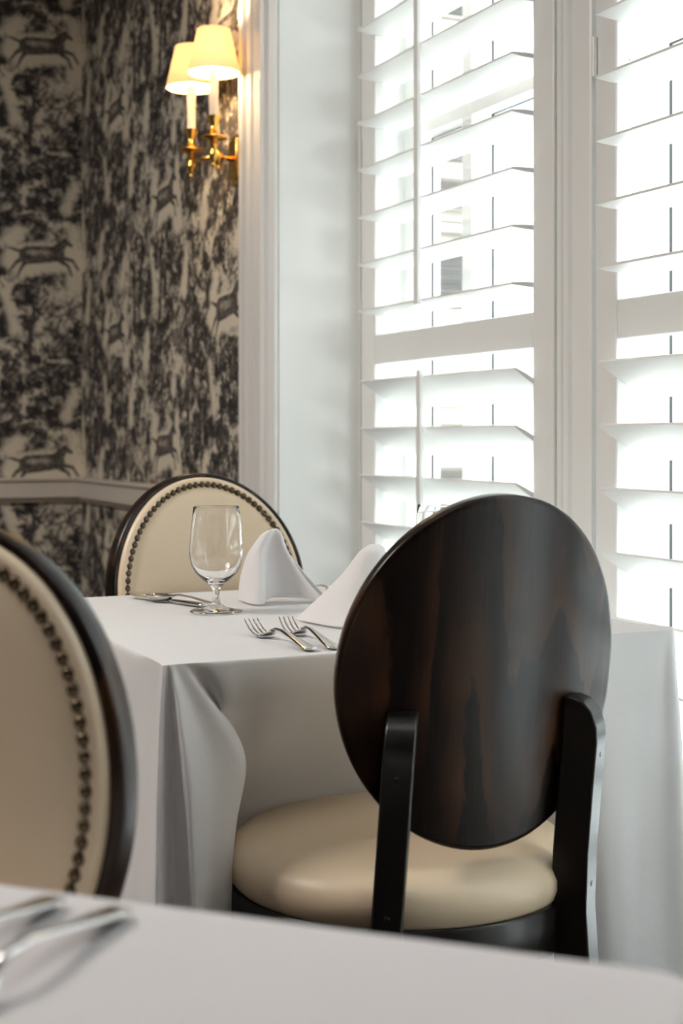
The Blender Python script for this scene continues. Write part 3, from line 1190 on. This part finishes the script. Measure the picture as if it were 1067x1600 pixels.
def make_fork(label, group):
    t = thing('dinner_fork', label, 'fork', group=group)
    bm = bmesh.new()
    strip(bm, [(.000, .003, .0030, .0010), (.002, .0085, .0032, .0014), (.010, .0105, .0040, .0015), (.030, .0090, .0065, .0016), (.060, .0060, .0110, .0018),
               (.095, .0038, .0160, .0020), (.115, .0033, .0160, .0021), (.128, .0040, .0125, .0020)])
    new_obj('handle', bm, M['steel'], t, True)
    bm = bmesh.new()
    strip(bm, [(.126, .0038, .0130, .0018), (.134, .0075, .0085, .0013), (.141, .0115, .0050, .0011), (.148, .0125, .0032, .0010), (.156, .0125, .0030, .0010)])
    for k in range(4):
        x = (-1.5 + k) * .0069
        strip(bm, [(.153, .0023, .0030, .0009, x), (.165, .0019, .0040, .0009, x * 1.0), (.180, .0017, .0085, .0009, x * 1.0), (.193, .0014, .0155, .0008, x * .97), (.2005, .0007, .0205, .0005, x * .95)])
    new_obj('tines', bm, M['steel'], t, True)
    return t


def make_spoon(label, group):
    t = thing('spoon', label, 'spoon', group=group)
    bm = bmesh.new()
    strip(bm, [(.000, .003, .0025, .0010), (.002, .0070, .0030, .0013), (.010, .0085, .0036, .0014), (.035, .0065, .0070, .0015), (.065, .0040, .0115, .0016),
               (.095, .0028, .0140, .0018), (.112, .0030, .0115, .0018)])
    new_obj('handle', bm, M['steel'], t, True)
    bm = bmesh.new()
    n = 24
    def bring(f, dz):
        return [(.0195 * f * math.cos(2 * PI * i / n), .138 + .030 * f * math.sin(2 * PI * i / n) - .0015 * (1 - f), dz) for i in range(n)]
    loft_rings(bm, [bring(.10, .0012), bring(.4, .0016), bring(.7, .0038), bring(.9, .0072), bring(1, .0105), bring(.985, .0112), bring(.88, .0084), bring(.68, .0050), bring(.4, .0030), bring(.1, .0025)], True, True, True)
    new_obj('bowl', bm, M['steel'], t, True)
    return t


def make_knife(label, group):
    t = thing('dinner_knife', label, 'knife', group=group)
    bm = bmesh.new()
    strip(bm, [(.000, .003, .004, .0015), (.002, .0075, .0042, .0028), (.012, .0088, .0045, .0036), (.05, .0075, .0045, .0038), (.09, .0058, .0045, .0032), (.102, .0050, .0045, .0026)])
    new_obj('handle', bm, M['steel'], t, True)
    bm = bmesh.new()
    rings = []
    for y, a, b_ in ((.100, -.005, .005), (.108, -.0085, .0065), (.14, -.0095, .0070), (.18, -.0085, .0070), (.203, -.0045, .0068), (.212, .003, .006)):
        rings.append([(a, y, .0045), (b_, y, .0055), (b_, y, .0035)])
    loft_rings(bm, rings, True, True, True)
    auto(new_obj('blade', bm, M['steel'], t), 30)
    return t


TT_ = .7515           # top of the cloth on the tables


def aim(p0, p1):
    """rotation that points local +Y from p0 to p1"""
    return math.atan2(-(p1[0] - p0[0]), p1[1] - p0[1])


f1 = make_fork('steel fork nearer the glass, of the two beside the napkins', 'forks at the near place setting')
f1.location = (.744, 1.688, TT_); f1.rotation_euler = (0, 0, aim((.744, 1.69), (.737, 1.86)))
dup(f1, (.776, 1.688, TT_), aim((.772, 1.69), (.786, 1.90)), 'steel fork with its handle running behind the dark chair back', 'forks at the near place setting')
sp = make_spoon('steel spoon with its bowl towards the camera, left of the glass', None)
sp.location = (.802, 2.188, TT_ + .001); sp.rotation_euler = (0, 0, aim((.802, 2.188), (.735, 2.310)))
kn = make_knife('steel knife lying across behind the foot of the water glass', None)
kn.location = (.778, 2.195, TT_); kn.rotation_euler = (0, 0, aim((.785, 2.178), (.722, 2.36)))
dup(f1, (1.035, 2.395, TT_), aim((1.04, 2.40), (1.03, 2.20)), 'steel fork half hidden behind the left folded napkin', None)
TF = .7490
ff = dup(f1, (.236, .816, TF), aim((.237, .821), (.155, .742)), 'blurred fork on the foreground table, right of the pair', 'blurred forks on the foreground table')
dup(f1, (.206, .852, TF), aim((.209, .856), (.130, .775)), 'blurred fork on the foreground table, left of the pair', 'blurred forks on the foreground table')


# ------------------------------------------------------------------ water glasses
def make_glass(label):
    t = thing('water_glass', label, 'glass', group='stemmed water glasses')
    bm = bmesh.new()
    outer = [(0, .0), (.030, .0), (.0415, .0006), (.0424, .0018), (.0410, .0030), (.030, .0046), (.016, .0078), (.0082, .0125), (.0056, .0190), (.0050, .0270), (.0056, .0335),
             (.0085, .0395), (.0140, .0455), (.0235, .0530), (.0330, .0625), (.0395, .0740), (.0428, .0870), (.0432, .0990), (.0420, .1150), (.0400, .1340), (.0380, .1530), (.0366, .1672)]
    inner = [(.0363, .1678), (.0360, .1672), (.0373, .1530), (.0393, .1340), (.0412, .1150), (.0424, .0990), (.0419, .0875), (.0384, .0755), (.0316, .0648), (.0222, .0560), (.0125, .0505), (.0, .0480)]
    lathe(bm, outer + inner, 64)
    new_obj('bowl_and_stem', bm, M['crystal'], t, True)
    return t


g1 = make_glass('clear stemmed water glass standing in front of the cream chair back')
g1.location = (.773, 2.135, TT_ + .0005)
dup(g1, (1.128, 2.044, TT_ + .0005), 0, 'clear stemmed glass whose rim shows above the dark chair back')


# ------------------------------------------------------------------ napkins
def crom(P, t):
    """catmull-rom through a list of points, t in 0..1"""
    k = len(P) - 1
    x = min(t * k, k - 1e-6)
    i = int(x)
    f = x - i
    p0, p1, p2, p3 = P[max(i - 1, 0)], P[i], P[i + 1], P[min(i + 2, k)]
    return .5 * ((2 * p1) + (-p0 + p2) * f + (2 * p0 - 5 * p1 + 4 * p2 - p3) * f * f + (-p0 + 3 * p1 - 3 * p2 + p3) * f ** 3)


def napkin(label, x, y, rowsP, group, th=.0026):
    rowsV = [[Vector(p_) for p_ in r] for r in rowsP]
    NU, NV = 56, 24
    co = np.zeros((NV, NU, 3))
    for j in range(NV):
        v = j / (NV - 1)
        for i in range(NU):
            u = i / (NU - 1)
            col = [crom(r, u) for r in rowsV]
            p_ = crom(col, v)
            co[j, i] = (p_.x, p_.y, max(p_.z, th * .5))
    n = grid_obj('napkin', co, M['napkin'], th, 1)
    n.location = (x, y, TT_ + .001)
    n.rotation_euler = (0, 0, -.4352)
    tag(n, label, 'napkin', group)
    return n


# rows run from the table in front, over the crest, down to the table behind
napkin('folded white napkin standing beside the water glass', 0.8866, 2.1793, [
    [(-.060, .058, 0), (-.046, .026, 0), (-.033, .000, 0), (-.022, -.008, 0), (-.0125, .000, 0), (-.016, .012, .001), (-.012, .034, .004), (.010, .046, .010), (.044, .038, .012), (.076, .018, .003), (.094, .012, 0)],
    [(-.056, .052, .040), (-.043, .024, .041), (-.031, .004, .041), (-.020, -.004, .042), (-.0115, .006, .042), (-.0125, .020, .042), (-.009, .036, .042), (.010, .042, .044), (.034, .034, .042), (.050, .024, .038), (.056, .026, .038)],
    [(-.042, .046, .082), (-.036, .026, .085), (-.028, .010, .086), (-.020, .006, .087), (-.0145, .012, .088), (-.012, .024, .088), (-.008, .034, .088), (.003, .034, .089), (.013, .028, .088), (.021, .024, .086), (.026, .028, .084)],
    [(-.020, .040, .108), (-.016, .026, .116), (-.010, .014, .1205), (-.004, .010, .123), (.000, .012, .1245), (.002, .018, .1245), (.004, .024, .1245), (.007, .026, .124), (.010, .026, .122), (.013, .026, .118), (.015, .030, .114)],
    [(-.022, .070, .085), (-.018, .064, .088), (-.012, .060, .091), (-.004, .056, .095), (-.001, .056, .0955), (.001, .056, .096), (.004, .056, .096), (.008, .056, .096), (.012, .054, .094), (.020, .054, .085), (.026, .054, .080)],
    [(-.052, .085, 0), (-.042, .087, 0), (-.032, .088, 0), (-.022, .088, 0), (-.012, .090, 0), (-.004, .092, 0), (.006, .092, 0), (.022, .090, 0), (.046, .082, 0), (.068, .070, 0), (.096, .048, 0)],
], 'folded napkins standing on the window table')
napkin('folded white napkin half hidden by the dark oval chair back', 0.8907, 1.8576, [
    [(-.096, .098, 0), (-.064, .046, 0), (-.028, .004, 0), (.008, -.004, 0), (.040, .000, 0), (.080, .014, 0)],
    [(-.058, .080, .036), (-.042, .044, .036), (-.018, .018, .036), (.010, .010, .038), (.038, .012, .038), (.066, .024, .036)],
    [(-.022, .060, .074), (-.014, .040, .076), (-.002, .024, .078), (.014, .018, .080), (.032, .022, .080), (.050, .032, .076)],
    [(.003, .044, .108), (.008, .034, .111), (.014, .028, .1125), (.022, .027, .113), (.032, .030, .112), (.040, .038, .108)],
    [(.010, .060, .104), (.014, .060, .106), (.018, .062, .107), (.026, .062, .107), (.034, .060, .106), (.042, .058, .103)],
    [(-.070, .125, .012), (-.040, .130, .004), (-.006, .134, 0), (.026, .132, 0), (.052, .118, 0), (.086, .070, 0)],
], 'folded napkins standing on the window table')

# ------------------------------------------------------------------ wall sconce
SX, SY, SZ = XB, 3.290, 1.715
t = thing('wall_sconce', 'brass double-arm wall sconce with two small lit cream shades', 'wall lamp', (SX, SY, SZ))
bm = bmesh.new()
box(bm, -.012, 0, -.040, .040, -.062, .062)
bevel(new_obj('backplate', bm, M['brass'], t), .003)
bm = bmesh.new()
box(bm, -.024, -.012, -.028, .028, -.048, .048)
bevel(new_obj('backplate', bm, M['brass'], t), .004)
bm = bmesh.new()
lathe(bm, [(0, -.030), (.006, -.026), (.004, -.018), (.012, -.008), (.015, 0), (.012, .008), (.005, .016), (0, .022)], 24, (-.060, 0, .0))
auto(new_obj('hub', bm, M['brass'], t), 40)
bm = bmesh.new()
tube(bm, [(-.020, 0, 0), (-.062, 0, 0)], .0065, 14)
new_obj('arm', bm, M['brass'], t, True)
LA = .082
LX = -.101
for sg in (-1, 1):
    bm = bmesh.new()
    tube(bm, [(-.062, sg * .004, 0), (-.082, sg * .022, .001), (-.096, sg * .050, .0), (LX, sg * LA, .0)], [.006, .0055, .0055, .006], 14)
    arm = new_obj('arm', bm, M['brass'], t, True)
    c = (LX, sg * LA, 0)
    bm = bmesh.new()
    lathe(bm, [(0, -.042), (.004, -.040), (.006, -.034), (.0035, -.029), (.009, -.022), (.0125, -.012), (.009, -.002), (.008, .008), (.012, .014), (.010, .020),
               (.014, .024), (.031, .027), (.033, .030), (.031, .033), (.013, .034), (.009, .040), (.012, .046), (.009, .051), (.0105, .062), (.014, .074), (.0155, .078), (.0155, .082), (.012, .082), (0, .082)], 32, c)
    auto(new_obj('candle_cup', bm, M['brass'], t), 50)
    bm = bmesh.new()
    lathe(bm, [(0, .080), (.0112, .080), (.0108, .186), (.009, .190), (0, .190)], 24, c)
    auto(new_obj('candle_sleeve', bm, M['candle'], t), 50)
    bm = bmesh.new()
    lathe(bm, [(0, .190), (.007, .192), (.010, .206), (.0105, .218), (.006, .232), (0, .240)], 20, c)
    new_obj('bulb', bm, M['bulb'], t, True)
    bm = bmesh.new()
    R_ = []
    for r, z in ((.0630, .184), (.0625, .186), (.0400, .288), (.0392, .288), (.0615, .186), (.0620, .184)):
        R_.append([(c[0] + r * math.cos(2 * PI * i / 48), c[1] + r * math.sin(2 * PI * i / 48), z) for i in range(48)])
    loft_rings(bm, R_ + [R_[0]], True)
    bmesh.ops.remove_doubles(bm, verts=bm.verts, dist=1e-6)
    auto(new_obj('lamp_shade', bm, M['shade'], t), 50)
    pl = bpy.data.lights.new('sconce_bulb_light', 'POINT')
    pl.energy = 1.7
    pl.color = (1.0, 0.72, 0.42)
    pl.shadow_soft_size = .016
    po = bpy.data.objects.new('sconce_bulb_light', pl)
    po.location = (c[0], c[1], .250)
    po.parent = t
    C.objects.link(po)
